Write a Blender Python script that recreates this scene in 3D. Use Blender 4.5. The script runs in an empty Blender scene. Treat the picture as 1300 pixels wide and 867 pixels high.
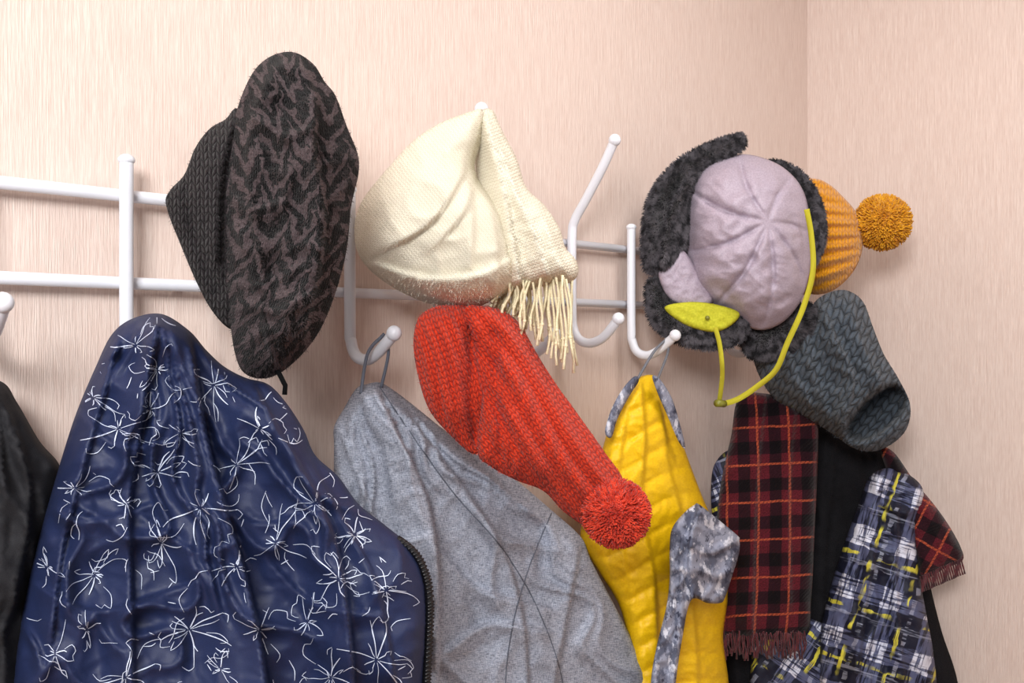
import bpy, bmesh, math, random
import numpy as np
from mathutils import Vector
from mathutils.geometry import delaunay_2d_cdt
random.seed(4); rng=np.random.default_rng(7)

# ------------------------------------------------------------ room survey
F=1250.0; TH=math.atan2(1236,1250); CT,ST=math.cos(TH),math.sin(TH)
DW=1.23; CZ=1.5; XR=2.316
def kk(u): return (np.asarray(u,float)-650)/F
def Dwall(u): return DW/(ST-kk(u)*CT)
def Doff(u,off): return (DW-off)/(ST-kk(u)*CT)
def Q(u,v,D):
    u=np.asarray(u,float); v=np.asarray(v,float); k=kk(u)
    return np.stack([D*(CT+k*ST), -DW+D*(ST-k*CT), CZ+(434-v)*D/F],-1)
def clampD(u,D):
    k=kk(u)
    D=np.minimum(D,np.where(ST-k*CT>.05,Dwall(u),9)-.004)
    return np.minimum(D,(XR-.012)/(CT+k*ST))

# ------------------------------------------------------------ materials
class E:
    def __init__(s,nt,o): s.nt=nt; s.o=o
    def _m(s,op,*a):
        n=s.nt.nodes.new('ShaderNodeMath'); n.operation=op
        for i,x in enumerate(a):
            if isinstance(x,E): s.nt.links.new(x.o,n.inputs[i])
            else: n.inputs[i].default_value=x
        return E(s.nt,n.outputs[0])
    def __add__(s,b): return s._m('ADD',s,b)
    def __sub__(s,b): return s._m('SUBTRACT',s,b)
    def __rsub__(s,b): return s._m('SUBTRACT',b,s)
    def __mul__(s,b): return s._m('MULTIPLY',s,b)
    def __gt__(s,b): return s._m('GREATER_THAN',s,b)
    def __lt__(s,b): return s._m('LESS_THAN',s,b)
    def sin(s): return s._m('SINE',s)
    def abs(s): return s._m('ABSOLUTE',s)
    def frac(s): return s._m('FRACT',s)
    def floor(s): return s._m('FLOOR',s)
    def pow(s,p): return s._m('POWER',s,p)
    def max(s,b): return s._m('MAXIMUM',s,b)
    def min(s,b): return s._m('MINIMUM',s,b)
def lin(c):
    r=[]
    for x in c:
        x=x/255; r.append(x/12.92 if x<=.04045 else ((x+.055)/1.055)**2.4)
    return (*r,1)
class M:
    def __init__(s,name):
        s.m=bpy.data.materials.new(name); s.m.use_nodes=True; s.nt=s.m.node_tree
        s.b=s.nt.nodes['Principled BSDF']
        s.tc=s.nt.nodes.new('ShaderNodeTexCoord')
    def xyz(s,which='UV'):
        n=s.nt.nodes.new('ShaderNodeSeparateXYZ'); s.nt.links.new(s.tc.outputs[which],n.inputs[0])
        return [E(s.nt,n.outputs[i]) for i in range(3)]
    def vec(s,x,y,z=0.0):
        n=s.nt.nodes.new('ShaderNodeCombineXYZ')
        for i,a in enumerate((x,y,z)):
            if isinstance(a,E): s.nt.links.new(a.o,n.inputs[i])
            else: n.inputs[i].default_value=a
        return n.outputs[0]
    def noise(s,vec,scale,detail=3,rough=.5):
        n=s.nt.nodes.new('ShaderNodeTexNoise'); s.nt.links.new(vec,n.inputs['Vector'])
        n.inputs['Scale'].default_value=scale; n.inputs['Detail'].default_value=detail
        n.inputs['Roughness'].default_value=rough
        return E(s.nt,n.outputs['Fac'])
    def ramp(s,e,lo,hi):
        n=s.nt.nodes.new('ShaderNodeMapRange'); n.interpolation_type='SMOOTHSTEP'
        s.nt.links.new(e.o,n.inputs[0]); n.inputs[1].default_value=lo; n.inputs[2].default_value=hi
        return E(s.nt,n.outputs[0])
    def mix(s,f,a,b):
        n=s.nt.nodes.new('ShaderNodeMix'); n.data_type='RGBA'
        for i,x in ((0,f),(6,a),(7,b)):
            if isinstance(x,E): s.nt.links.new(x.o,n.inputs[i])
            elif i==0: n.inputs[0].default_value=x
            else: n.inputs[i].default_value=lin(x)
        return E(s.nt,n.outputs[2])
    def done(s,col,h=None,dist=.002,rough=.85,spec=.25,sheen=0,strength=1.0):
        if isinstance(col,E): s.nt.links.new(col.o,s.b.inputs['Base Color'])
        else: s.b.inputs['Base Color'].default_value=lin(col)
        s.b.inputs['Roughness'].default_value=rough
        s.b.inputs['Specular IOR Level'].default_value=spec
        s.b.inputs['Sheen Weight'].default_value=sheen
        if h is not None:
            b=s.nt.nodes.new('ShaderNodeBump'); b.inputs['Strength'].default_value=strength
            b.inputs['Distance'].default_value=dist
            s.nt.links.new(h.o,b.inputs['Height']); s.nt.links.new(b.outputs[0],s.b.inputs['Normal'])
        return s.m
def stitch(x,y):
    fx=x.frac()
    hx=(fx*(2*math.pi)).sin().abs().pow(.6)
    hy=((y+(fx-.5).abs()*1.1)*math.pi).sin().abs().pow(.7)
    return hx*hy

def m_wall(name):
    m=M(name); x,y,z=m.xyz('Object')
    t=x+y
    n1=m.noise(m.vec(t*420,z*11),1,4,.6)
    n2=m.noise(m.vec(t*900,z*40),1,2)
    n=m.ramp(n1*.6+n2*.4,.3,.7)
    return m.done(m.mix(n,(210,188,178),(231,215,206)),n,.0004,rough=.62,spec=.3)
def m_knit(name,c1,c2,sx,sy,dist=.003,fuzz=.5,sheen=.3):
    m=M(name); x,y,_=m.xyz()
    w=m.noise(m.vec(x,y),2.2,2); w2=m.noise(m.vec(y,x),9,2)
    x=x+(w-.5)*.06+(w2-.5)*.03; y=y+(w-.5)*.05+(w2-.5)*.03
    h=stitch(x*sx,y*sy)
    f=m.noise(m.vec(x,y),40,4,.7)
    hh=h+f*fuzz
    c=m.mix(m.ramp(hh,.1,1.0+.5*fuzz),c1,c2)
    return m.done(c,hh,dist,rough=.95,spec=.1,sheen=sheen)
def m_cloth(name,c1,c2,sc=60,dist=.0006,rough=.8,wr=.5,wsc=3,spec=.2,sheen=0):
    m=M(name); x,y,_=m.xyz()
    n=m.noise(m.vec(x,y),sc,3,.6)
    w=m.noise(m.vec(x,y),wsc,4,.55)
    return m.done(m.mix(m.ramp(n,.3,.7),c1,c2),n*.15+w*wr*10,dist,rough=rough,spec=spec,sheen=sheen)
def m_plain(name,c,rough=.5,spec=.5): return M(name).done(c,rough=rough,spec=spec)

def m_black_knit():
    m=M('black_brown_jacquard_knit'); x,y,_=m.xyz()
    w=m.noise(m.vec(x,y),2.5,3); w2=m.noise(m.vec(x,y),9,3)
    xx=x*2.7+(w-.5)*1.3; yy=y*2.8+(w2-.5)*.8
    col=xx.floor(); fx=xx.frac()
    t=yy+(fx-.5).abs()*2.0+(col*.37).frac()
    p=m.ramp((t.frac()-.5).abs()+(m.noise(m.vec(x,y),20,3,.7)-.5)*.5,.22,.30)
    q=m.ramp(((t*2.0).frac()-.5).abs()+(w2-.5)*.5,.05,.10)
    p=p*(q*.75+.25)
    f=m.noise(m.vec(x,y),38,4,.75)
    h=stitch(x*17,y*17)*.5+f
    c=m.mix(p,(13,11,13),(90,76,79))
    d=m.mix(m.ramp(f,.2,.6)*.7+.3,(9,8,9),c)
    return m.done(d,h+p*.5,.0032,rough=1,spec=.05,sheen=.08)
def m_heather():
    m=M('heather_grey_woven'); x,y,_=m.xyz()
    a=m.noise(m.vec(x*14,y*110),1,3,.6); b=m.noise(m.vec(x*110,y*14),1,3,.6)
    s=m.noise(m.vec(x,y),60,3,.7)
    n=a*.4+b*.3+s*.3
    return m.done(m.mix(m.ramp(n,.36,.62),(86,91,105),(176,181,195)),n*.2+m.noise(m.vec(x,y),4,3,.5)*.6,.0006,rough=.85,spec=.2)
def m_plaid():
    m=M('burgundy_plaid_wool'); x,y,_=m.xyz()
    w=m.noise(m.vec(x,y),3,2); x=x+(w-.5)*.04; y=y+(w-.5)*.04
    fx=(x*2.5).frac(); fy=(y*2.1).frac()
    lx=(fx-.5).abs()<.035; ly=(fy-.5).abs()<.03
    bx=(fx<.24)+(fx>.86); by=(fy<.22)+(fy>.88)
    tw=((x*120+y*120).sin()*.5+.5)
    c=m.mix(bx.max(by)*.85,(92,28,38),(26,15,23))
    c=m.mix(bx*by,c,(12,10,14))
    c=m.mix(lx.max(ly)*(tw*.4+.4),c,(196,92,60))
    f=m.noise(m.vec(x,y),60,4,.7)
    return m.done(m.mix(m.ramp(f,.25,.6),(26,12,17),c),f+tw*.4,.0012,rough=.95,spec=.1,sheen=.1)
def m_brush():
    m=M('brushed_check_print'); x,y,_=m.xyz()
    n1=m.noise(m.vec(x*2,y*22),1,3,.65); n2=m.noise(m.vec(x*22,y*2),1,3,.65)
    w=m.noise(m.vec(x,y),6,2); xx=x+(w-.5)*.10; yy=y+(w-.5)*.10
    fx=(xx*1.7).frac(); fy=(yy*1.5+.3).frac()
    a=(fx<.42)*m.ramp(n2,.42,.52); b=(fy<.40)*m.ramp(n1,.42,.52)
    c=m.mix(a.max(b)*.75,(20,23,42),(92,98,132))
    c=m.mix(a*b*.95,c,(214,217,232))
    t=((fx-.72).abs()<.05).max((fy-.7).abs()<.05)
    c=m.mix(t*m.ramp(n1,.45,.58)*.5,c,(170,175,196))
    yl=((fx-.55).abs()<.045).max((fy-.55).abs()<.035)*m.ramp(m.noise(m.vec(x,y),3,2),.46,.56)*m.ramp(n2,.38,.53)
    c=m.mix(yl,c,(204,196,70))
    return m.done(c,m.noise(m.vec(x,y),5,4)*2,.0008,rough=.6,spec=.3)
def m_camo():
    m=M('grey_abstract_print'); x,y,_=m.xyz()
    n=m.noise(m.vec(x,y*.6),5,4,.65); n2=m.noise(m.vec(x*1.4+4,y*.7),7,4,.65)
    c=m.mix(m.ramp(n,.44,.56),(88,92,110),(146,150,168))
    c=m.mix(m.ramp(n2,.54,.62),c,(204,206,218)); c=m.mix(m.ramp(n2,.42,.36),c,(58,60,78))
    return m.done(c,n,.001,rough=.7,spec=.2)
def m_fur(name,a,b,sheen=.2):
    m=M(name); x,y,z=m.xyz('Object')
    n=m.noise(m.vec(x,y,z),60,3,.6)
    return m.done(m.mix(m.ramp(n,.35,.65),a,b),None,rough=.8,spec=.2,sheen=sheen)

# ------------------------------------------------------------ mesh helpers
def link(ob,parent=None):
    bpy.context.scene.collection.objects.link(ob)
    if parent: 
        ob.parent=parent; ob.matrix_parent_inverse=parent.matrix_world.inverted()
def empty(name,loc):
    e=bpy.data.objects.new(name,None); e.location=loc; e.empty_display_size=.05
    bpy.context.scene.collection.objects.link(e); bpy.context.view_layer.update(); return e
def mkobj(name,V,Fc,mat,parent=None,uv=None,smooth=True,recalc=False):
    V=np.asarray(V,float); c=(V.min(0)+V.max(0))/2
    me=bpy.data.meshes.new(name); me.from_pydata((V-c).tolist(),[],Fc)
    if recalc:
        bm=bmesh.new(); bm.from_mesh(me); bmesh.ops.recalc_face_normals(bm,faces=bm.faces); bm.to_mesh(me); bm.free()
    if uv is not None:
        l=me.uv_layers.new(name='UVMap'); idx=np.empty(len(me.loops),dtype=np.int32); me.loops.foreach_get('vertex_index',idx)
        l.data.foreach_set('uv',np.asarray(uv,float)[idx].astype(np.float32).ravel())
    if smooth: me.polygons.foreach_set('use_smooth',[True]*len(me.polygons))
    me.materials.append(mat); me.update()
    ob=bpy.data.objects.new(name,me); ob.location=c; link(ob,parent); return ob
class Buf:
    def __init__(s): s.V=[]; s.F=[]
    def add(s,V,Fc):
        n=len(s.V); s.V+= [tuple(v) for v in V]; s.F+=[tuple(i+n for i in f) for f in Fc]
    def obj(s,name,mat,parent=None,**k): return mkobj(name,s.V,s.F,mat,parent,uv=[(v[0]*8,v[2]*8) for v in s.V],**k)
def cat(pts,step,closed=False):
    p=np.asarray(pts,float); n=len(p); out=[]
    m=n if closed else n-1
    for i in range(m):
        if closed: a,b,c,d=p[(i-1)%n],p[i],p[(i+1)%n],p[(i+2)%n]
        else: a,b,c,d=p[max(i-1,0)],p[i],p[i+1],p[min(i+2,n-1)]
        L=np.linalg.norm(c-b); k=max(1,int(round(L/step)))
        for j in range(k):
            t=j/k; out.append(.5*((2*b)+(c-a)*t+(2*a-5*b+4*c-d)*t*t+(-a+3*b-3*c+d)*t**3))
    if not closed: out.append(p[-1])
    return np.array(out)
def tube(buf,pts,r,seg=10,smooth=None,cap=True):
    p=np.asarray(pts,float)
    if smooth: p=cat(p,smooth)
    n=len(p); rr=r if hasattr(r,'__len__') else [r]*n
    if len(rr)!=n: rr=np.interp(np.linspace(0,1,n),np.linspace(0,1,len(rr)),rr)
    T=np.gradient(p,axis=0); T/=np.linalg.norm(T,axis=1)[:,None]+1e-12
    nrm=np.cross(T[0],[.31,.2,.93]); nrm/=np.linalg.norm(nrm); V=[];Fc=[]
    for i in range(n):
        nrm=nrm-T[i]*np.dot(nrm,T[i]); nrm/=np.linalg.norm(nrm)+1e-12; b=np.cross(T[i],nrm)
        for j in range(seg):
            a=2*math.pi*j/seg; V.append(p[i]+rr[i]*(math.cos(a)*nrm+math.sin(a)*b))
    for i in range(n-1):
        for j in range(seg):
            Fc.append((i*seg+j,i*seg+(j+1)%seg,(i+1)*seg+(j+1)%seg,(i+1)*seg+j))
    if cap: Fc.append(tuple(range(seg))[::-1]); Fc.append(tuple((n-1)*seg+j for j in range(seg)))
    buf.add(V,Fc)
def ball(buf,c,r,seg=14,sc=(1,1,1)):
    V=[];Fc=[]; R=seg//2+1
    for i in range(R+1):
        t=math.pi*i/R
        for j in range(seg):
            a=2*math.pi*j/seg; V.append((c[0]+sc[0]*r*math.sin(t)*math.cos(a),c[1]+sc[1]*r*math.sin(t)*math.sin(a),c[2]+sc[2]*r*math.cos(t)))
    for i in range(R):
        for j in range(seg): Fc.append((i*seg+j,(i+1)*seg+j,(i+1)*seg+(j+1)%seg,i*seg+(j+1)%seg))
    buf.add(V,Fc)
def pdist(u,v,P,closed,signed=False):
    A=P; B=np.roll(P,-1,0)
    if not closed: A=P[:-1];B=P[1:]
    d=B-A; L=(d**2).sum(1)+1e-9
    out=np.empty(len(u)); sg=np.empty(len(u))
    for s in range(0,len(u),3000):
        x=u[s:s+3000,None]-A[None,:,0]; y=v[s:s+3000,None]-A[None,:,1]
        t=np.clip((x*d[:,0]+y*d[:,1])/L,0,1)
        q=(x-t*d[:,0])**2+(y-t*d[:,1])**2
        i=q.argmin(1); r=np.arange(len(i)); out[s:s+3000]=np.sqrt(q[r,i])
        if signed:
            cr=(d[None,:,0]*y-d[None,:,1]*x)[r,i]/np.sqrt(L[i]); sg[s:s+3000]=cr
    return (out,sg) if signed else out
def inside(u,v,P):
    c=np.zeros(len(u),bool); n=len(P)
    for i in range(n):
        x1,y1=P[i]; x2,y2=P[(i+1)%n]
        if y1==y2: continue
        m=((y1>v)!=(y2>v)); c^= m&(u<(x2-x1)*(v-y1)/(y2-y1)+x1)
    return c
def vn(u,v,scale,seed):
    r=np.random.default_rng(seed); a=0
    for i in range(7):
        an=r.uniform(0,math.pi); f=2*math.pi/scale*r.uniform(.6,1.9); ph=r.uniform(0,6.3); ph2=r.uniform(0,6.3)
        s=u*math.cos(an)+v*math.sin(an); t=-u*math.sin(an)+v*math.cos(an)
        a=a+np.sin(f*s+ph+1.3*np.sin(f*.6*t+ph2))
    return a/4
def crumple(u,v,sc,seed): return (1-np.minimum(np.abs(vn(u,v,sc,seed)),1))**2.2-.4
def fan(cx,cy,amp,n,seed,cr=.002,csc=70,el=.22):
    def f(u,v):
        r=np.hypot(u-cx,v-cy)+40; a=np.arctan2(u-cx,v-cy)
        q=vn(a*n*100+25*vn(u,v,170,seed),r*el,100,seed+1)
        att=np.clip(r/220,.25,1)
        return amp*att*((1-np.minimum(np.abs(q),1))**2-.4)+cr*crumple(u,v,csc,seed+2)+cr*.6*crumple(u,v,csc*.5,seed+3)
    return f
def rib(t): return (np.sin(math.pi*t)**2)**.75
class Surf:
    def __init__(s,pts,D,Tf,Tb=.03,R=30,p=.35,folds=(),dents=(),nz=(0,60),extra=None,step=5,seed=1,floor=.3):
        s.step=step; s.ol=cat(pts,step,True); s.D=D; s.Tf=Tf; s.Tb=Tb; s.R=R; s.p=p; s.floor=floor
        s.folds=[(cat(f[0],8),f[1],f[2],(f[3] if len(f)>3 else 0)) for f in folds]
        s.dents=dents; s.nz=nz; s.extra=extra; s.seed=seed
        lo=s.ol.min(0); hi=s.ol.max(0); g=max(hi-lo)/52
        s.g=g; s.lo=lo-g*2; nx=int((hi[0]-lo[0])/g)+5; ny=int((hi[1]-lo[1])/g)+5
        X,Y=np.meshgrid(s.lo[0]+np.arange(nx)*g,s.lo[1]+np.arange(ny)*g)
        m=inside(X.ravel(),Y.ravel(),s.ol).reshape(X.shape)
        ph=np.zeros(X.shape)
        for _ in range(1800):
            q=np.zeros_like(ph); q[1:-1,1:-1]=(ph[:-2,1:-1]+ph[2:,1:-1]+ph[1:-1,:-2]+ph[1:-1,2:]+1)/4
            ph=q*m
        s.ph=ph/ph.max()
    def G(s,u,v):
        x=(u-s.lo[0])/s.g; y=(v-s.lo[1])/s.g; ny,nx=s.ph.shape
        x=np.clip(x,0,nx-1.001); y=np.clip(y,0,ny-1.001); i=x.astype(int); j=y.astype(int); a=x-i; b=y-j
        p=s.ph; f=p[j,i]*(1-a)*(1-b)+p[j,i+1]*a*(1-b)+p[j+1,i]*(1-a)*b+p[j+1,i+1]*a*b
        return np.clip(f,.03,1)
    def h(s,u,v,d=None):
        if d is None: d=pdist(u,v,s.ol,True)
        t=np.clip(d/s.R,0,1); S=np.sqrt(np.maximum(1-(1-t)**2,0)); g=s.G(u,v)**s.p
        h=s.Tf*S*g; t2=np.clip(d/min(s.R*.6,16),0,1); e=0
        for P,w,a,side in s.folds:
            if side:
                dd,sg=pdist(u,v,P,False,True); z=np.clip(sg*side/6+.5,0,1)
                t_=np.clip(dd/w,0,1); e=e+a*(1-t_)**1.3*z*z*(3-2*z)
            else:
                dd=pdist(u,v,P,False); e=e+a*np.exp(-(dd/w)**1.5)
        for cu,cv,ru,rv,an,a in s.dents:
            c,si=math.cos(an),math.sin(an); x=(u-cu)*c+(v-cv)*si; y=-(u-cu)*si+(v-cv)*c
            e=e-a/(1+np.exp(((x/ru)**2+(y/rv)**2-1)*5))
        if s.nz[0]: e=e+s.nz[0]*vn(u,v,s.nz[1],s.seed)
        if s.extra: e=e+s.extra(u,v)
        return np.maximum(h+e*t2,-s.Tb*s.floor*S),S,g
    def D0(s,u,v): return s.D(u,v) if callable(s.D) else s.D+0*u
    def pos(s,u,v,lift=0):
        u=np.asarray(u,float); v=np.asarray(v,float); h,S,g=s.h(u,v)
        return Q(u,v,clampD(u,s.D0(u,v))-h-lift)
    def mesh(s,name,mat,parent=None,uvf=None):
        st=s.step; lo=s.ol.min(0); hi=s.ol.max(0)
        X,Y=np.meshgrid(np.arange(lo[0],hi[0],st),np.arange(lo[1],hi[1],st*.87)); X=X+((np.arange(X.shape[0])%2)*st*.5)[:,None]
        x=X.ravel();y=Y.ravel(); k=inside(x,y,s.ol); x=x[k];y=y[k]
        k=pdist(x,y,s.ol,True)>st*.55; x=x[k];y=y[k]
        n=len(s.ol); co=[Vector(p) for p in s.ol]+[Vector(p) for p in zip(x,y)]
        r=delaunay_2d_cdt(co,[(i,(i+1)%n) for i in range(n)],[],1,1e-4)
        vv=np.array([tuple(a) for a in r[0]]); u=vv[:,0]; v=vv[:,1]
        d=pdist(u,v,s.ol,True); rim=d<.02
        h,S,g=s.h(u,v,d); D0=s.D0(u,v)
        D0=clampD(u,D0)
        fr=Q(u,v,D0-np.where(rim,0,h))
        Db=clampD(u,D0+s.Tb*S*g); Db=np.maximum(Db,D0-h+.0015); bk=Q(u,v,Db)
        ni=np.where(~rim)[0]; mp=np.arange(len(u)); mp[ni]=len(u)+np.arange(len(ni))
        V=np.vstack([fr,bk[ni]]); Fc=[tuple(f) for f in r[2]]; Fc+= [tuple(int(mp[i]) for i in f[::-1]) for f in r[2] if not all(rim[i] for i in f)]
        uu=np.concatenate([u,u[ni]]); v2=np.concatenate([v,v[ni]])
        uv=np.stack(uvf(uu,v2),-1) if uvf else np.stack([uu/100,-v2/100],-1)
        s.ob=mkobj(name,V,Fc,mat,parent,uv=uv,recalc=True); return s.ob
    def samples(s,n):
        lo=s.ol.min(0); hi=s.ol.max(0); a=rng.uniform(lo,hi,(int(n*3),2)); k=inside(a[:,0],a[:,1],s.ol); a=a[k][:n]
        return a[:,0],a[:,1]
def rotuv(an,cx=0,cy=0,bend=0):
    c,s_=math.cos(an),math.sin(an)
    def f(u,v):
        x=(u-cx)/100;y=(v-cy)/100; return (x*c+y*s_+bend*y*y, -x*s_+y*c)
    return f
def ribbons(surf,lines,w,name,mat,parent,lift=.0022):
    Fc=[]; U=[];Vv=[]
    for L,wd in lines:
        P=cat(L,4); 
        if len(P)<2: continue
        ins=inside(P[:,0],P[:,1],surf.ol)&(pdist(P[:,0],P[:,1],surf.ol,True)>4)
        T=np.gradient(P,axis=0); T/=np.linalg.norm(T,axis=1)[:,None]+1e-9; N=np.stack([-T[:,1],T[:,0]],1)
        n=len(P); t=np.linspace(0,1,n); ww=wd*w*(.4+.6*np.sin(math.pi*np.clip(t,.05,.95)))
        a=P+N*ww[:,None]/2; b=P-N*ww[:,None]/2; s0=len(U)
        for i in range(n): U+= [a[i,0],b[i,0]]; Vv+=[a[i,1],b[i,1]]
        for i in range(n-1):
            if ins[i] and ins[i+1]: Fc.append((s0+2*i,s0+2*i+1,s0+2*i+3,s0+2*i+2))
    pos=surf.pos(np.array(U),np.array(Vv),lift)
    mkobj(name,pos,Fc,mat,parent,smooth=False)
def fur(surf,n,ln,name,mat,parent,w=.0007,down=.3,rnd=.5,swirl=.5):
    u,v=surf.samples(n); n=len(u)
    p=surf.pos(u,v); a=surf.pos(u+1.5,v); b=surf.pos(u,v+1.5)
    N=np.cross(b-p,a-p); N/=np.linalg.norm(N,axis=1)[:,None]+1e-12
    view=p-np.array([0,-DW,CZ]); sg=np.sign((N*view).sum(1)); N*=-sg[:,None]
    c=p.mean(0); o=p-c; o/=np.linalg.norm(o,axis=1)[:,None]
    cl=rng.normal(size=(n,3)); sw=np.stack([vn(u,v,40,5),vn(u,v,40,6),vn(u,v,40,8)],1)
    d=N*.7+o*.35+cl*rnd*.5+sw*swirl+np.array([0,0,-down]); d/=np.linalg.norm(d,axis=1)[:,None]
    L=ln*rng.uniform(.6,1.2,n)[:,None]
    sd=np.cross(d,view); sd/=np.linalg.norm(sd,axis=1)[:,None]; sd*=w
    mid=p+d*L*.55; tip=p+d*L+np.array([0,0,-1])*L*.25
    V=np.concatenate([p-N*.001-sd,p-N*.001+sd,mid-sd*.8,mid+sd*.8,tip]); i=np.arange(n)
    Fc=[(j,j+n,j+3*n,j+2*n) for j in i.tolist()]+[(j+2*n,j+3*n,j+4*n) for j in i.tolist()]
    return mkobj(name,V,Fc,mat,parent)
def pompom(name,c,r,mat,parent,n=3200):
    b=Buf(); c=np.array(c); ball(b,c,r*.8,24)
    for i in range(n):
        d=rng.normal(size=3); d/=np.linalg.norm(d); e=d+rng.normal(size=3)*.13; e/=np.linalg.norm(e)
        L=r*rng.uniform(.88,1.06); q=np.cross(d,rng.normal(size=3)); q/=np.linalg.norm(q); q2=np.cross(d,q); w=r*.024
        p0=c+d*r*.65; p1=c+e*L
        ring=[q*w,(-.5*q+.87*q2)*w,(-.5*q-.87*q2)*w]
        V=[p0+x for x in ring]+[p1+x*1.1 for x in ring]+[c+e*(L+w*.8)]
        b.add(V,[(0,1,4,3),(1,2,5,4),(2,0,3,5),(3,4,6),(4,5,6),(5,3,6)])
    return b.obj(name,mat,parent)

# ------------------------------------------------------------ room shell
def slab(name,lo,hi,mat):
    V=[(x,y,z) for x in (lo[0],hi[0]) for y in (lo[1],hi[1]) for z in (lo[2],hi[2])]
    Fc=[(0,1,3,2),(4,6,7,5),(0,4,5,1),(2,3,7,6),(0,2,6,4),(1,5,7,3)]
    return mkobj(name,V,Fc,mat,smooth=False,recalc=True)
wm=m_wall('pink_textured_wallpaper')
slab('wall_back',(-2,0,0),(XR+.1,.1,2.6),wm)
slab('wall_right',(XR,-3.6,0),(XR+.1,0,2.6),wm)
slab('floor',(-2,-3.6,-.1),(XR+.1,.1,0),m_cloth('wood_laminate',(150,110,80),(175,135,100),8,rough=.5))
slab('ceiling',(-2,-3.6,2.6),(XR+.1,.1,2.7),m_plain('ceiling_paint',(240,238,234),.9,.2))
slab('baseboard_back',(-2,-.015,0),(XR,0,.07),m_plain('baseboard_paint',(235,232,226),.5))
slab('baseboard_right',(XR-.015,-3.6,0),(XR,-.015,.07),m_plain('baseboard_paint_r',(235,232,226),.5))

# ------------------------------------------------------------ coat rack
white=m_plain('white_enamel',(222,225,234),.3,.5)
rack=empty('wall_coat_rack',(1,-.03,1.62))
b=Buf()
for z in (.182,.073):
    tube(b,[(-.45,-.021,CZ+z),(2.12,-.021,CZ+z)],.0078,14)
    ball(b,(2.12,-.021,CZ+z),.0085); ball(b,(-.45,-.021,CZ+z),.0085)
for x in (-.3,.62,1.05,1.95):
    for z in (.182,.073): tube(b,[(x,0,CZ+z),(x,-.02,CZ+z)],.006,10)
b.obj('rails',white,rack)
b=Buf()
for r in (-.11,.161,.441,.721,1.001,1.282,1.563):
    x=r*1.2
    tube(b,[(x,-.038,CZ+.222),(x,-.038,CZ+.03),(x,-.041,CZ+.0),(x,-.052,CZ-.02),(x,-.075,CZ-.027),(x,-.1,CZ-.019),(x,-.125,CZ-.002),(x,-.14,CZ+.01)],.0085,14,.006)
    ball(b,(x,-.038,CZ+.224),.0105,sc=(1,1,.7)); ball(b,(x,-.142,CZ+.0115),.0112)
b.obj('single_hooks',white,rack)
b=Buf()
for r in (.293,.585,.865,1.135,1.42,1.70):
    x=r*1.2
    up=[(x,-.136,CZ+.352),(x,-.11,CZ+.31),(x,-.07,CZ+.255),(x,-.045,CZ+.222),(x,-.038,CZ+.19)]
    lo_=[(x,-.038,CZ+.06),(x,-.041,CZ+.025),(x,-.055,CZ+.004),(x,-.08,CZ-.003),(x,-.11,CZ+.006),(x,-.135,CZ+.028),(x,-.144,CZ+.038)]
    if r<.3: up=[(x,-.038,CZ+.2)]
    tube(b,up+lo_,.0085,14,.006)
    ball(b,(x,-.138,CZ+.355) if r>.3 else (x,-.038,CZ+.2),.0112); ball(b,(x,-.146,CZ+.04),.0112)
b.obj('double_hooks',white,rack)

# ------------------------------------------------------------ navy jacket
def Dblue(u,v):
    t=np.clip((u-20)/520,0,1.05); return Doff(u,.085+.2*t**1.5)
e=empty('navy_floral_jacket',(.6,-.15,1.2))
fb_=fan(205,370,.026,2.3,31,.003,120)
def bx(u,v): return fb_(u,v)+.035*np.exp(-((u-207)**2+(v-428)**2)/28**2)
bl=Surf([(168,405),(205,399),(240,420),(262,445),(285,466),(312,480),(340,488),(362,510),(385,545),(400,578),(430,606),(455,640),(490,668),(518,692),(536,722),(543,770),(540,850),(535,960),(530,1120),(260,1140),(0,1120),(8,960),(18,850),(30,770),(48,690),(70,610),(95,530),(122,465),(142,425)],
  Dblue,.08,.04,R=36,p=.25,step=4,extra=bx,seed=3,folds=[
  ([(240,422),(250,480),(262,550),(285,640),(315,740),(338,860),(350,1000)],90,.06,1),
  ([(318,478),(350,540),(398,620),(432,710),(450,860),(455,1000)],60,.046,1),
  ([(390,575),(430,650),(478,740),(500,850)],40,.022,1),
  ([(200,425),(186,500),(178,560),(166,640),(168,760),(170,900)],44,.026,1),
  ([(150,440),(128,520),(105,600),(80,700),(68,800)],34,.020,1),
  ([(60,640),(110,662),(190,640)],22,.012,1),([(45,740),(120,775),(230,745)],24,.014,1),
  ([(280,640),(330,665),(380,655)],20,.012,1),([(350,720),(400,765),(480,780)],22,.014,1),
  ([(100,520),(150,565),(215,560)],20,.011,1),([(190,660),(250,700),(290,690)],18,.012,1)])
navy=m_cloth('navy_nylon',(21,31,64),(31,43,82),90,.0005,rough=.58,wr=.05,wsc=6,spec=.4)
bl.mesh('body',navy,e)
lines=[]
fl=[(272,490,48),(172,438,30),(150,545,44),(118,505,36),(255,645,46),(205,690,36),(95,620,40),(372,520,28),(350,690,40),(300,590,36),(478,838,44),(430,735,38),(120,730,36),(330,800,40),(240,800,44),(70,830,36),(400,640,34),(200,470,28),(490,750,30),(160,860,42),(420,860,36),(330,545,28),(200,600,34),(380,900,40),(265,900,40),(230,550,24),(60,720,24),(300,720,26),(160,640,22),(450,680,22),(280,850,24),(390,790,26),(190,520,20),(110,800,22)]
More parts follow.
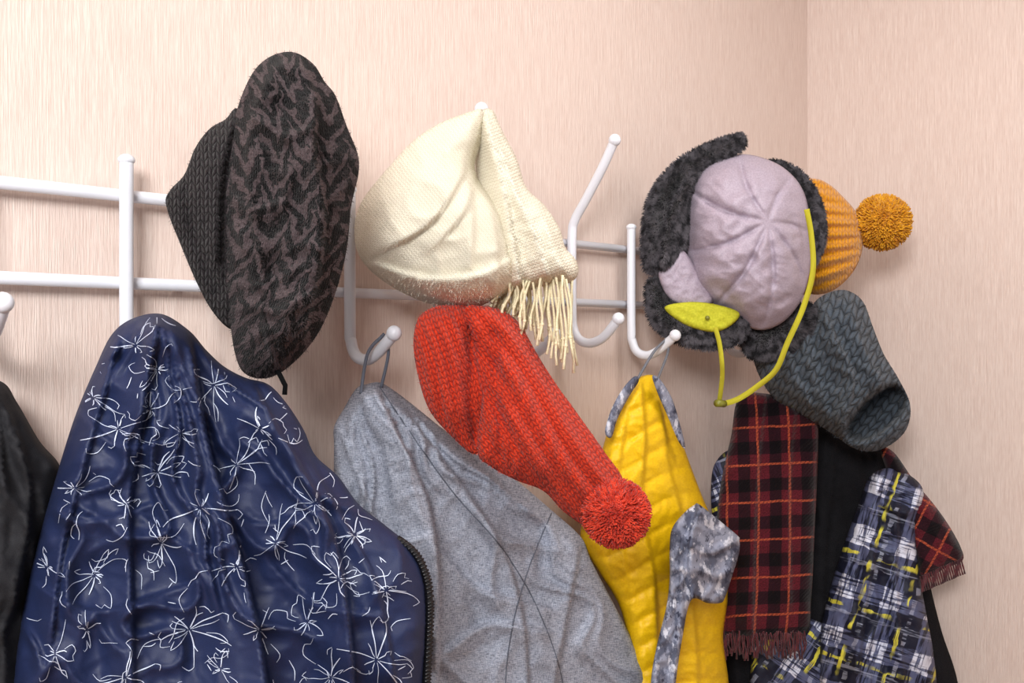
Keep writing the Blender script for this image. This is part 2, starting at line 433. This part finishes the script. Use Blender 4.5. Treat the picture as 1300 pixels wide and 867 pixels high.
for cx,cy,R in fl:
    n=random.randint(8,13); a0=random.random()*6; sq=random.uniform(.6,1); ra=random.uniform(0,3)
    def PT(a,r):
        x=math.cos(a)*r; y=math.sin(a)*r*sq; return (cx+x*math.cos(ra)-y*math.sin(ra),cy+x*math.sin(ra)+y*math.cos(ra))
    for i in range(n):
        a=a0+6.283*i/n+random.uniform(-.3,.3); L=R*random.choice((.35,.6,.9,1.25))*random.uniform(.8,1.1); bnd=random.uniform(-.4,.4)
        lines.append(([PT(a,random.uniform(1,5)),PT(a+bnd*.3,L*.4),PT(a+bnd*.6+random.uniform(-.08,.08),L*.75),PT(a+bnd,L)],random.uniform(.6,1.5)))
        if random.random()<.35: lines.append(([PT(a+bnd,L),PT(a+bnd+.12,L+random.uniform(3,9)),PT(a+bnd+.3,L+random.uniform(-3,5))],.9))
    for i in range(2):   # ragged petal outlines
        a=a0+2.1*i+random.uniform(-.3,.3); r=R*random.uniform(1.0,1.6); ww=random.uniform(.2,.45)
        P=[PT(a-ww,r*.45),PT(a-ww*1.1,r*.8),PT(a-ww*.4,r*random.uniform(.95,1.1)),PT(a,r*.9),PT(a+ww*.4,r*random.uniform(.95,1.1)),PT(a+ww,r*.8)]
        k=random.randint(3,6); lines.append((P[:k],.75))
for i in range(190):
    x=random.uniform(20,530); y=random.uniform(410,1000); a=random.uniform(0,6.3); P=[(x,y)]
    for j in range(random.randint(1,4)):
        a+=random.uniform(-1.0,1.0); x+=math.cos(a)*random.uniform(4,12); y+=math.sin(a)*random.uniform(4,12); P.append((x,y))
    lines.append((P,random.uniform(.6,1.2)))
wp=m_plain('white_print',(206,216,238),.5,.4)
ribbons(bl,lines,1.1,'flower_print',wp,e)
b=Buf(); zp=cat([(504,684),(524,700),(538,725),(545,765),(542,850),(536,960),(531,1100)],5)
D=clampD(zp[:,0],Dblue(zp[:,0],zp[:,1]))
z3=Q(zp[:,0],zp[:,1],D-.012); tube(b,z3,.005,8)
for i in range(0,len(z3)):
    tube(b,[z3[i]+np.array([-.006,-.004,0]),z3[i]+np.array([.004,-.004,.001])],.0014,6)
b.obj('zipper',m_plain('black_zipper',(14,14,18),.4,.5),e)

# ------------------------------------------------------------ black coat far left
e=empty('black_jacket',(.1,-.1,1.2))
s=Surf([(-110,500),(-60,478),(0,484),(22,512),(50,560),(76,592),(74,625),(58,690),(42,760),(34,860),(20,1100),(-150,1100),(-140,700)],lambda u,v:Doff(u,.06+0*u),.045,.03,R=26,p=.25,extra=fan(-10,450,.014,4,77,.003,60),folds=[([(0,500),(25,560),(40,640),(20,760)],24,.02,1),([(-10,560),(5,660),(-5,800)],14,.012)])
s.mesh('body',m_cloth('black_softshell',(29,29,32),(42,42,46),70,rough=.75,wr=.1,spec=.2),e)

# ------------------------------------------------------------ grey jacket
e=empty('grey_heather_jacket',(1.1,-.12,1.2))
gr=Surf([(452,494),(466,488),(482,486),(500,496),(525,515),(560,543),(600,572),(650,606),(700,648),(738,683),(752,715),(778,765),(808,822),(828,862),(835,960),(838,1120),(640,1130),(420,1120),(405,900),(410,700),(422,640),(424,570),(424,543),(436,520)],
  lambda u,v:Doff(u,.085+.03*np.clip((u-430)/300,0,1)),.07,.05,R=28,p=.25,seed=9,step=3.6,extra=fan(450,460,.022,3.2,91,.004,95),folds=[
  ([(478,495),(505,550),(545,640),(558,740),(556,860),(556,1000)],80,.06,1),
  ([(500,500),(560,580),(630,680),(664,780),(672,900)],60,.038,1),
  ([(510,510),(565,575),(625,615),(668,650)],24,.024,-1),
  ([(738,690),(722,780),(706,867),(698,980)],55,.05,1),
  ([(620,650),(660,740),(690,840)],20,.014),
  ([(560,700),(610,748),(690,770)],24,.02,1),([(575,820),(620,792),(690,800)],22,.018,1),([(600,640),(640,680),(720,700)],20,.016,1),
  ([(440,560),(470,640),(500,720),(520,867)],34,.026,1),([(430,555),(455,620),(478,700)],9,-.014),([(440,660),(480,690),(540,680)],18,.012,1)])
hm=m_heather(); gr.mesh('body',hm,e)
# stitched seams running with the drape
b=Buf()
for sp in ([(482,492),(520,548),(575,625),(640,700),(690,790),(720,900),(730,1100)],[(700,652),(672,720),(650,800),(640,900),(640,1100)]):
    P=cat(sp,5); tube(b,gr.pos(P[:,0],P[:,1],.0004),.0011,5)
b.obj('seams',m_plain('grey_thread',(92,96,108),.9,.1),e)
def loop3(buf,x,o,ztop,pl,pr,r):
    tube(buf,[pl,((pl[0]*.4+x*.6)-.006,-o+.004,ztop-.02),(x-.003,-o,ztop+.004),(x,-o,ztop+.007),(x+.003,-o,ztop+.004),((pr[0]*.4+x*.6)+.006,-o-.002,ztop-.02),pr],r,8,.004)
b=Buf(); pl=gr.pos([458],[500])[0]; pr=gr.pos([484],[492])[0]
loop3(b,.865,.118,CZ+.003,pl,pr,.0025)
b.obj('hanging_loop',m_plain('grey_cord',(96,100,112),.8,.2),e)

# ------------------------------------------------------------ black jacquard cap
e=empty('black_patterned_knit_cap',(.75,-.15,1.65)); bk=m_black_knit()
fz=m_fur('dark_wool_fuzz',(28,24,26),(72,62,63))
br=Surf([(211,262),(216,242),(234,222),(248,188),(266,164),(286,152),(302,138),(325,170),(335,260),(330,360),(312,412),(292,418),(270,396),(252,364),(232,318)],1.205,.045,.03,R=30,p=.4,step=4,nz=(.001,40),extra=lambda u,v:.004*crumple(u,v,50,4),folds=[([(300,150),(282,230),(278,320)],30,.02,1),([(235,225),(245,290),(275,370)],9,-.012)])
br.mesh('turned_brim',m_knit('black_brim_knit',(7,6,7),(38,33,36),10,10,.003,sheen=.08),e)
fur(br,3500,.004,'brim_fuzz',m_fur('black_wool_fuzz',(14,12,14),(48,42,44)),e,w=.00022,rnd=1.4,down=0)
bh=Surf([(310,114),(326,86),(348,70),(374,67),(398,82),(412,104),(426,122),(440,160),(454,196),(455,222),(446,262),(440,318),(426,372),(406,420),(380,454),(352,476),(328,481),(308,472),(298,448),(292,410),(284,360),(279,300),(282,240),(288,190),(298,150)],1.19,.095,.05,R=50,p=.4,step=4,seed=5,extra=lambda u,v:.010*crumple(u,v,90,14)+.003*crumple(u,v,38,15),folds=[
  ([(380,72),(402,125),(400,190),(412,260),(408,330),(392,410)],55,.06,1),
  ([(350,80),(326,130),(312,190),(314,250),(326,320)],34,.03,-1),
  ([(335,110),(350,170),(358,250),(366,340),(364,420)],18,.02),([(300,300),(322,370),(340,440)],26,.022,-1),
  ([(328,150),(360,170),(394,160)],20,.02,1),([(290,240),(320,264),(355,255)],18,.018,1),([(310,380),(350,392),(390,372)],18,.016,1)])
bh.mesh('crown',bk,e,rotuv(.12,365,270,.12))
fur(bh,9000,.0048,'wool_fuzz',fz,e,w=.00022,rnd=1.4,down=0)
b=Buf(); p0=bh.pos([352],[470])[0]; p1=p0+np.array([.01,0,-.03]); tube(b,[p0,(p0+p1)/2+np.array([.006,0,-.004]),p1],.003,8); b.obj('tie_cord',m_plain('black_cord',(12,12,14),.9,.1),e)

# ------------------------------------------------------------ cream hat-scarf
e=empty('cream_hooded_scarf',(1.0,-.18,1.6))
cm=M('cream_fine_knit'); x,y,_=cm.xyz(); f=cm.noise(cm.vec(x,y),50,3,.7)
w=cm.noise(cm.vec(x,y),5,2); st_=stitch((x+(w-.5)*.04)*24,(y+(w-.5)*.04)*24)
cream=cm.done(cm.mix(cm.ramp(f*.4+st_*.5,.1,.6),(218,208,184),(240,234,216)),st_+f*.8,.0011,rough=.95,spec=.08,sheen=.1)
B=Surf([(604,150),(614,139),(626,141),(637,165),(656,202),(668,238),(692,262),(710,290),(718,315),(731,330),(734,348),(722,360),(690,364),(660,372),(630,362),(612,300),(604,220)],1.46,.07,.04,R=22,p=.4,step=4,extra=lambda u,v:.005*crumple(u,v,40,44),folds=[
 ([(618,150),(636,220),(650,290),(663,360)],24,.026,1),([(630,165),(655,240),(682,300),(700,355)],26,.026,1),([(665,240),(695,280),(716,335)],30,.026,1)])
B.mesh('hanging_scarf_end',cream,e,rotuv(-.35))
A=Surf([(450,290),(454,268),(466,246),(494,212),(526,178),(560,156),(600,141),(613,141),(612,175),(603,210),(612,235),(640,262),(655,300),(661,335),(655,362),(625,382),(592,393),(548,387),(505,369),(470,344),(453,318)],1.43,.115,.06,R=46,p=.42,step=4,seed=8,extra=lambda u,v:.006*crumple(u,v,110,54)+.002*crumple(u,v,45,55),folds=[
 ([(608,160),(598,195),(585,230),(545,285),(500,312)],50,.022,1),([(604,230),(590,270),(565,300)],40,.016,1),
 ([(480,335),(540,352),(605,348),(652,325)],34,.02,1),([(612,235),(628,280),(634,330),(628,375)],24,.02,1),([(598,230),(602,285),(598,335)],20,.012,1)])
A.mesh('hood',cream,e,rotuv(.9))
fur(A,3500,.0035,'wool_fuzz',m_fur('cream_fuzz',(228,220,200),(244,238,222)),e,w=.00018,rnd=1.4,down=0)
b=Buf()
for i in range(56):
    t=(i%40)/39; u0=638+t*86; v0=358-t*6+random.uniform(-6,3); L=(34+90*t**1.1)*random.uniform(.8,1.08)
    D=1.44+random.uniform(-.035,.03); pts=[]; sw=random.uniform(-5,5)
    for j in range(9):
        s_=j/8; pts.append(Q(u0+(-14*(1-t)+6*t+sw)*s_+math.sin(s_*7+i)*2.2,v0+L*s_,D+.004*math.sin(s_*6+i)))
    tube(b,pts,[.0022,.0017,.0023,.0016,.0022,.0016,.0024,.0017,.0024],6); ball(b,pts[6],.0032,8)
b.obj('fringe',m_cloth('cream_yarn',(214,202,166),(232,222,190),60),e)

# ------------------------------------------------------------ orange knitted hat
e=empty('orange_cable_knit_bobble_hat',(1.15,-.25,1.4))
Do=lambda u,v:1.39+(u-560)*.0007
def ribL(u,v):
    an=.35; x=(u*math.cos(an)-v*math.sin(an)); return .012*rib((x+8*np.sin(v/40))/16)-.006
om1=m_knit('orange_rib_knit',(146,28,14),(208,62,36),13,13,.0018,sheen=.1)
L=Surf([(525,430),(533,402),(556,389),(600,388),(634,396),(640,440),(634,500),(622,545),(604,577),(572,553),(544,519),(529,470)],Do,.055,.05,R=30,p=.4,step=2.4,extra=ribL,folds=[([(600,420),(598,490),(606,560)],12,-.04),([(560,400),(580,450),(585,520)],14,.010)])
L.mesh('ribbed_cuff',om1,e,rotuv(-.35))
def cab(u,v):
    x=(u-690)*math.cos(.62)-(v-520)*math.sin(.62); y=(u-690)*math.sin(.62)+(v-520)*math.cos(.62)
    x=x+6*np.sin(y/50); p=x/27; fr=p-np.floor(p)
    base=rib(p); tw=rib(y/30+(fr-.5)*1.3); odd=np.floor(p)%2
    pur=rib(x/9)
    return .020*base*np.where(odd>0,.45+.55*tw,.70+.2*pur)-.012
Rr=Surf([(590,394),(612,389),(640,396),(660,412),(682,450),(706,488),(735,528),(766,572),(792,612),(785,648),(752,670),(718,652),(690,624),(655,610),(622,592),(606,572),(612,500),(606,450)],lambda u,v:Do(u,v)-.03,.08,.04,R=34,p=.45,step=2.4,extra=cab,folds=[([(640,420),(655,500),(690,590)],20,.012),([(624,430),(630,500),(640,575)],12,-.02)])
om2=m_knit('orange_cable_knit',(146,28,14),(208,62,36),13,13,.0018,sheen=.1)
Rr.mesh('crown',om2,e,rotuv(-.62))
fo=m_fur('orange_fuzz',(184,44,24),(222,74,44)); fur(Rr,4500,.0045,'crown_fuzz',fo,e,w=.0002,rnd=1.4,down=0); fur(L,3000,.0045,'cuff_fuzz',fo,e,w=.0002,rnd=1.4,down=0)
pompom('bobble',Q(782,652,1.445),.0500,m_fur('orange_yarn',(168,34,18),(218,66,38)),e,4600)

# ------------------------------------------------------------ yellow quilted jacket
e=empty('yellow_quilted_jacket',(1.6,-.12,1.3))
def quilt(u,v):
    w=5*np.sin(v/35)
    a=(u-.18*v+w)/50; y=(v+.3*(u-830)+8*np.sin(u/26))/34
    return .009*np.abs(np.sin(math.pi*y))**.6-.006+.006*np.abs(np.sin(math.pi*a))**.5+.004*crumple(u,v,40,66)
yl=Surf([(798,492),(812,479),(832,478),(843,500),(858,540),(876,590),(892,632),(908,670),(922,715),(924,760),(918,810),(925,867),(930,960),(930,1110),(800,1110),(800,867),(790,780),(760,725),(738,690),(742,650),(760,590),(770,552),(783,515)],
 lambda u,v:Doff(u,.10+0*u),.06,.05,R=20,p=.3,step=3,extra=quilt,folds=[([(815,490),(820,560),(816,640),(832,740),(838,867)],38,.034,1),([(840,510),(852,600),(882,700)],30,.024,1),([(795,540),(785,620),(795,720)],26,.018,1),([(880,760),(885,820),(888,900)],24,.018,1)])
ym=m_cloth('yellow_nylon',(228,180,6),(240,196,14),40,.001,rough=.5,wr=.1,wsc=7,spec=.4)
yl.mesh('body',ym,e); cm_=m_camo()
for nm,pts in (('collar_trim_l',[(768,548),(777,518),(792,492),(806,478),(811,484),(798,505),(784,532),(776,556)]),('collar_trim_r',[(828,478),(838,482),(853,506),(863,538),(870,568),(862,562),(848,530),(835,500)])):
    Surf(pts,lambda u,v:Doff(u,.15+0*u),.006,.012,R=5,p=.1,step=3,extra=lambda u,v:.004*crumple(u,v,22,5)).mesh(nm,cm_,e)
sl=Surf([(850,700),(853,672),(868,652),(882,641),(888,641),(912,660),(936,680),(939,686),(938,704),(930,730),(920,760),(914,766),(898,766),(882,760),(874,770),(868,800),(860,850),(854,910),(848,1000),(818,1000),(826,870),(834,820),(846,770),(850,735)],lambda u,v:Doff(u,.19+0*u),.02,.025,R=5,p=.1,step=3,extra=lambda u,v:.012*crumple(u,v,54,7)+.004*crumple(u,v,26,17),folds=[([(886,646),(874,690),(876,765)],34,.032,-1),([(936,690),(900,706),(876,696)],20,.022,1),([(884,720),(910,728),(930,722)],16,.018,1),([(862,700),(862,780),(846,900)],22,.022,-1)])
sl.mesh('printed_sleeve',cm_,e)
b=Buf(); pl=yl.pos([808],[484])[0]; pr=yl.pos([834],[484])[0]; loop3(b,1.538,.122,CZ-.001,pl,pr,.0026); b.obj('hanging_loop',m_plain('grey_webbing',(110,112,120),.8,.2),e)

# ------------------------------------------------------------ aviator hat
e=empty('lilac_aviator_hat',(1.75,-.2,1.6))
fd=m_fur('grey_faux_fur',(26,25,29),(100,96,102)); fb=m_plain('fur_backing',(26,25,28),.9,.1)
def furpiece(nm,pts,D,Tf,n,ln,Tb=.02,R=16,**k):
    s=Surf(pts,D,Tf,Tb,R=R,p=.3,step=4,**k); s.mesh(nm,fb,e); fur(s,n,ln,nm+'_pile',fd,e,w=.0006,rnd=.35,down=.1,swirl=.35); return s
furpiece('fur_front_brim',[(817,338),(815,300),(820,262),(834,232),(860,204),(895,184),(928,172),(944,171),(947,184),(935,196),(905,208),(888,224),(880,250),(880,290),(870,325),(845,348),(826,348)],1.93,.045,17000,.008,folds=[([(840,335),(848,280),(872,232),(915,200)],22,.03,1)])
furpiece('fur_nape',[(965,208),(985,204),(1012,214),(1034,238),(1047,272),(1048,305),(1038,332),(1022,345),(1010,300),(1000,250),(980,222)],1.97,.035,9000,.008)
furpiece('fur_ear_flap',[(820,362),(836,352),(850,372),(890,385),(930,392),(948,402),(948,424),(922,442),(880,442),(845,428),(824,404)],1.92,.03,11000,.008)
furpiece('fur_ear_flap_far',[(935,425),(950,405),(990,400),(1020,385),(1036,392),(1028,430),(998,452),(955,456)],1.985,.03,8000,.008)
pc=(975,282); rim=[(872,240),(862,322),(905,392),(968,425),(1028,380),(1036,300),(1008,222),(935,190)]
seams=[]
for q in rim:
    mid=((pc[0]+q[0])/2+(q[1]-pc[1])*.07,(pc[1]+q[1])/2-(q[0]-pc[0])*.07); seams.append(cat([pc,mid,q],6))
def puff(u,v):
    d=np.min([pdist(u,v,S_,False) for S_ in seams],0)
    r=np.hypot(u-pc[0],v-pc[1]); att=np.clip(r/40,.2,1)
    g=np.sin(r/3.4+1.8*np.sin(d/7+r/30))*np.exp(-d/13)
    return .012*(1-np.exp(-(d/20)))*att-.009*np.exp(-(d/3.4)**2)*np.clip(r/25,.5,1)+.0024*g*att+.005*vn(u,v,44,71)*att+.002*crumple(u,v,30,73)*att
dm=Surf([(869,300),(870,258),(880,228),(905,205),(940,196),(975,203),(1003,220),(1022,248),(1030,295),(1028,345),(1015,385),(990,412),(960,419),(930,402),(900,385),(878,358)],1.93,.11,.05,R=62,p=.4,step=2.2,extra=puff)
lil=m_cloth('lilac_nylon',(158,146,160),(176,163,178),50,.0006,rough=.5,wr=.1,wsc=9,spec=.35)
dm.mesh('crown',lil,e)
Surf([(836,350),(848,332),(866,318),(886,345),(905,382),(885,390),(852,382)],1.90,.012,.02,R=10,p=.2,step=3,extra=lambda u,v:.005*crumple(u,v,26,8)).mesh('side_panel',lil,e)
lim=m_cloth('lime_lining',(176,176,40),(196,194,54),40,.001,rough=.7,wr=.2)
Surf([(844,390),(872,384),(905,386),(938,397),(930,412),(908,422),(880,417),(857,405)],1.885,.006,.01,R=6,p=.1,step=3,extra=lambda u,v:.004*crumple(u,v,28,9)).mesh('lining',lim,e)
def strap(buf,pts,w,th=.0012):
    P=cat(pts,5); T=np.gradient(P,axis=0); T/=np.linalg.norm(T,axis=1)[:,None]; N=np.stack([-T[:,1],T[:,0]],1)
    V=[];n=len(P); Dd=np.interp(np.linspace(0,1,n),[0,.5,1],[1.86,1.84,1.88])
    for i in range(n):
        for sgn in (1,-1):
            q=P[i]+N[i]*w*sgn; dd=Dd[i]+sgn*.004*math.sin(i*.25)
            V.append(Q(q[0],q[1],dd)); V.append(Q(q[0],q[1],dd+th))
    Fc=[]
    for i in range(n-1):
        a=4*i; c=a+4
        Fc+= [(a,a+2,c+2,c),(a+1,c+1,c+3,a+3),(a,c,c+1,a+1),(a+2,a+3,c+3,c+2)]
    Fc+=[(0,1,3,2),(4*n-4,4*n-2,4*n-1,4*n-3)]
    buf.add(V,Fc)
b=Buf(); strap(b,[(1024,266),(1030,300),(1032,345),(1020,390),(1000,435),(985,470),(960,492),(935,508),(914,514)],3.6); strap(b,[(908,416),(914,440),(917,475),(913,512)],3.0)
b.obj('chin_strap',m_plain('mustard_lime_webbing',(176,168,48),.85,.12),e)
b=Buf(); c=Q(914,512,1.866); tube(b,[c+np.array([-.012,0,0]),c+np.array([.012,-.002,-.002])],.007,10); ball(b,Q(898,404,1.872),.0045)
b.obj('buckle',m_plain('olive_plastic',(120,120,40),.4,.5),e)

# ------------------------------------------------------------ mustard bobble hat
e=empty('mustard_rib_knit_bobble_hat',(2.05,-.2,1.65))
def ribM(u,v):
    a=np.arctan2(v-290,1230-u); return .016*rib(a*11)-.010
mh=Surf([(1010,235),(1032,227),(1052,234),(1072,252),(1088,272),(1096,298),(1092,328),(1078,352),(1056,370),(1030,374),(1008,360)],2.14,.075,.05,R=40,p=.4,step=2.2,extra=ribM)
mh.mesh('crown',m_knit('mustard_knit',(184,116,8),(216,148,20),13,13,.0014),e)
pompom('bobble',Q(1120,283,2.14),.0600,m_fur('mustard_yarn',(196,128,10),(230,168,34)),e,4200)

# ------------------------------------------------------------ grey snood
e=empty('charcoal_knit_snood',(2.05,-.2,1.4))
gk=m_knit('charcoal_marl_knit',(20,23,28),(88,97,108),7,7,.006,fuzz=.8,sheen=.12)
sn=Surf([(1036,382),(1058,370),(1078,370),(1096,384),(1108,415),(1122,450),(1140,480),(1155,512),(1153,540),(1138,560),(1112,573),(1085,570),(1055,550),(1020,528),(985,508),(966,482),(956,452),(965,436),(1000,425),(1025,405)],2.06,.10,.10,R=30,p=.35,step=3.3,floor=.95,
 extra=lambda u,v:.009*crumple(u,v,60,21),dents=[(1116,524,19,44,.85,.30)],folds=[([(1045,385),(1062,430),(1084,480),(1072,540)],30,.05,1),([(1030,400),(1030,450),(1050,520)],26,.034,1),([(1080,380),(1098,440),(1118,480)],26,.034,1),([(1000,430),(1010,470),(1030,510)],24,.034,1)])
sn.mesh('tube',gk,e,rotuv(.5,1050,470,.15))
fur(sn,3500,.005,'wool_fuzz',m_fur('grey_wool_fuzz',(40,45,52),(104,112,122)),e,w=.00028,rnd=1.4,down=0)

# ------------------------------------------------------------ scarf
e=empty('burgundy_plaid_scarf',(1.95,-.15,1.2)); pm=m_plaid()
sc=Surf([(938,505),(972,500),(1005,512),(1036,532),(1038,590),(1034,680),(1030,760),(1022,806),(970,812),(918,804),(917,740),(910,670),(916,610),(928,555)],2.085,.03,.02,R=12,p=.15,step=4,extra=lambda u,v:.005*crumple(u,v,70,25),folds=[([(972,505),(962,600),(958,700),(956,800)],26,.03,1),([(1010,520),(1002,620),(1004,760)],26,.024,1),([(940,540),(935,640),(940,780)],10,.01)])
sc.mesh('front_drop',pm,e,rotuv(-.05,940,520,.02))
s2=Surf([(1118,570),(1135,575),(1160,610),(1185,640),(1205,668),(1220,696),(1222,712),(1200,722),(1170,735),(1160,700),(1150,650),(1130,610)],2.12,.03,.02,R=12,p=.2,step=4,extra=lambda u,v:.006*crumple(u,v,40,26))
s2.mesh('back_drop',pm,e,rotuv(.5,1150,650))
b=Buf()
for i in range(44):
    u0=919+i*2.4; v0=803+random.uniform(-2,4); D=2.06+random.uniform(-.012,.006); ln=random.uniform(5,7)
    tube(b,[Q(u0+math.sin(j+i)*.9+random.uniform(-.8,.8),v0+j*ln,D) for j in range(6)],[.0016,.0016,.002,.0014,.0018,.0022],5)
for i in range(24):
    u0=1168+i*2.3; v0=735-i*1.0; D=2.11
    tube(b,[Q(u0+j*.8+math.sin(j+i)*.8,v0-3+j*5,D-.01) for j in range(5)],[.0016,.0016,.002,.0014,.0022],5)
b.obj('fringe',m_fur('burgundy_yarn',(56,20,28),(96,40,46)),e)

# ------------------------------------------------------------ dark coat + printed jacket right
e=empty('black_wool_coat',(2.1,-.2,1.1))
Surf([(985,545),(1035,535),(1085,560),(1128,572),(1152,605),(1165,660),(1178,730),(1195,800),(1216,867),(1226,960),(1226,1110),(925,1110),(922,900),(925,700),(950,600)],2.215,.035,.03,R=24,p=.25,extra=fan(1060,480,.014,4,61,.004),folds=[([(1060,580),(1050,700),(1040,850)],30,.02,1)]).mesh('body',m_cloth('black_wool',(18,18,21),(32,31,34),80,.001,rough=.9,spec=.1,wr=.1),e)
e=empty('printed_check_jacket',(2.05,-.2,1.15)); bm_=m_brush()
Surf([(1104,606),(1128,594),(1152,602),(1170,618),(1172,640),(1164,662),(1166,720),(1176,780),(1185,830),(1190,900),(1190,1110),(1030,1110),(1040,867),(1042,800),(1056,740),(1072,690),(1090,640)],2.11,.05,.025,R=14,p=.2,step=3.5,extra=fan(1130,560,.018,4,63,.006,60),folds=[([(1118,612),(1112,700),(1096,800),(1090,900)],34,.044,1),([(1120,606),(1118,640),(1150,655),(1166,640)],20,.03,-1),([(1140,660),(1140,760),(1150,867)],26,.03,1),([(1080,720),(1065,800)],18,.018,1)]).mesh('body',bm_,e,rotuv(.3))
Surf([(903,610),(910,585),(928,572),(950,590),(955,690),(930,700),(906,662)],2.13,.015,.02,R=10,p=.3,step=4).mesh('sleeve',bm_,e,rotuv(-.4))
Surf([(960,800),(1040,790),(1062,830),(1064,900),(1060,1100),(960,1100)],2.13,.03,.02,R=14,p=.3,step=5,extra=lambda u,v:.006*crumple(u,v,50,27)).mesh('lower_front',bm_,e,rotuv(.6))

# ------------------------------------------------------------ camera, lights
cam=bpy.data.cameras.new('camera'); cam.sensor_width=36; cam.lens=36*F/1300; cam.clip_start=.02
co=bpy.data.objects.new('camera',cam); co.location=(0,-DW,CZ); co.rotation_euler=(math.pi/2,0,TH-math.pi/2)
bpy.context.scene.collection.objects.link(co); bpy.context.scene.camera=co
def area(nm,loc,tgt,size,pw,col):
    l=bpy.data.lights.new(nm,'AREA'); l.shape='RECTANGLE'; l.size=size[0]; l.size_y=size[1]; l.energy=pw; l.color=col
    o=bpy.data.objects.new(nm,l); o.location=loc; o.rotation_euler=(Vector(tgt)-Vector(loc)).to_track_quat('-Z','Y').to_euler()
    bpy.context.scene.collection.objects.link(o)
area('window_light',(-1.0,-1.7,2.35),(1.4,0,1.5),(.8,.7),78,(1,.99,.985))
area('top_fill',(1.3,-1.0,2.55),(1.4,-.7,0),(.45,.45),10,(1,.98,.95))  # added fill light from above to soften the key, not a fixture of the room
w=bpy.data.worlds.new('room_world'); bpy.context.scene.world=w; w.use_nodes=True
w.node_tree.nodes['Background'].inputs[0].default_value=(1,.99,.995,1); w.node_tree.nodes['Background'].inputs[1].default_value=.38
bpy.context.scene.view_settings.view_transform='Standard'
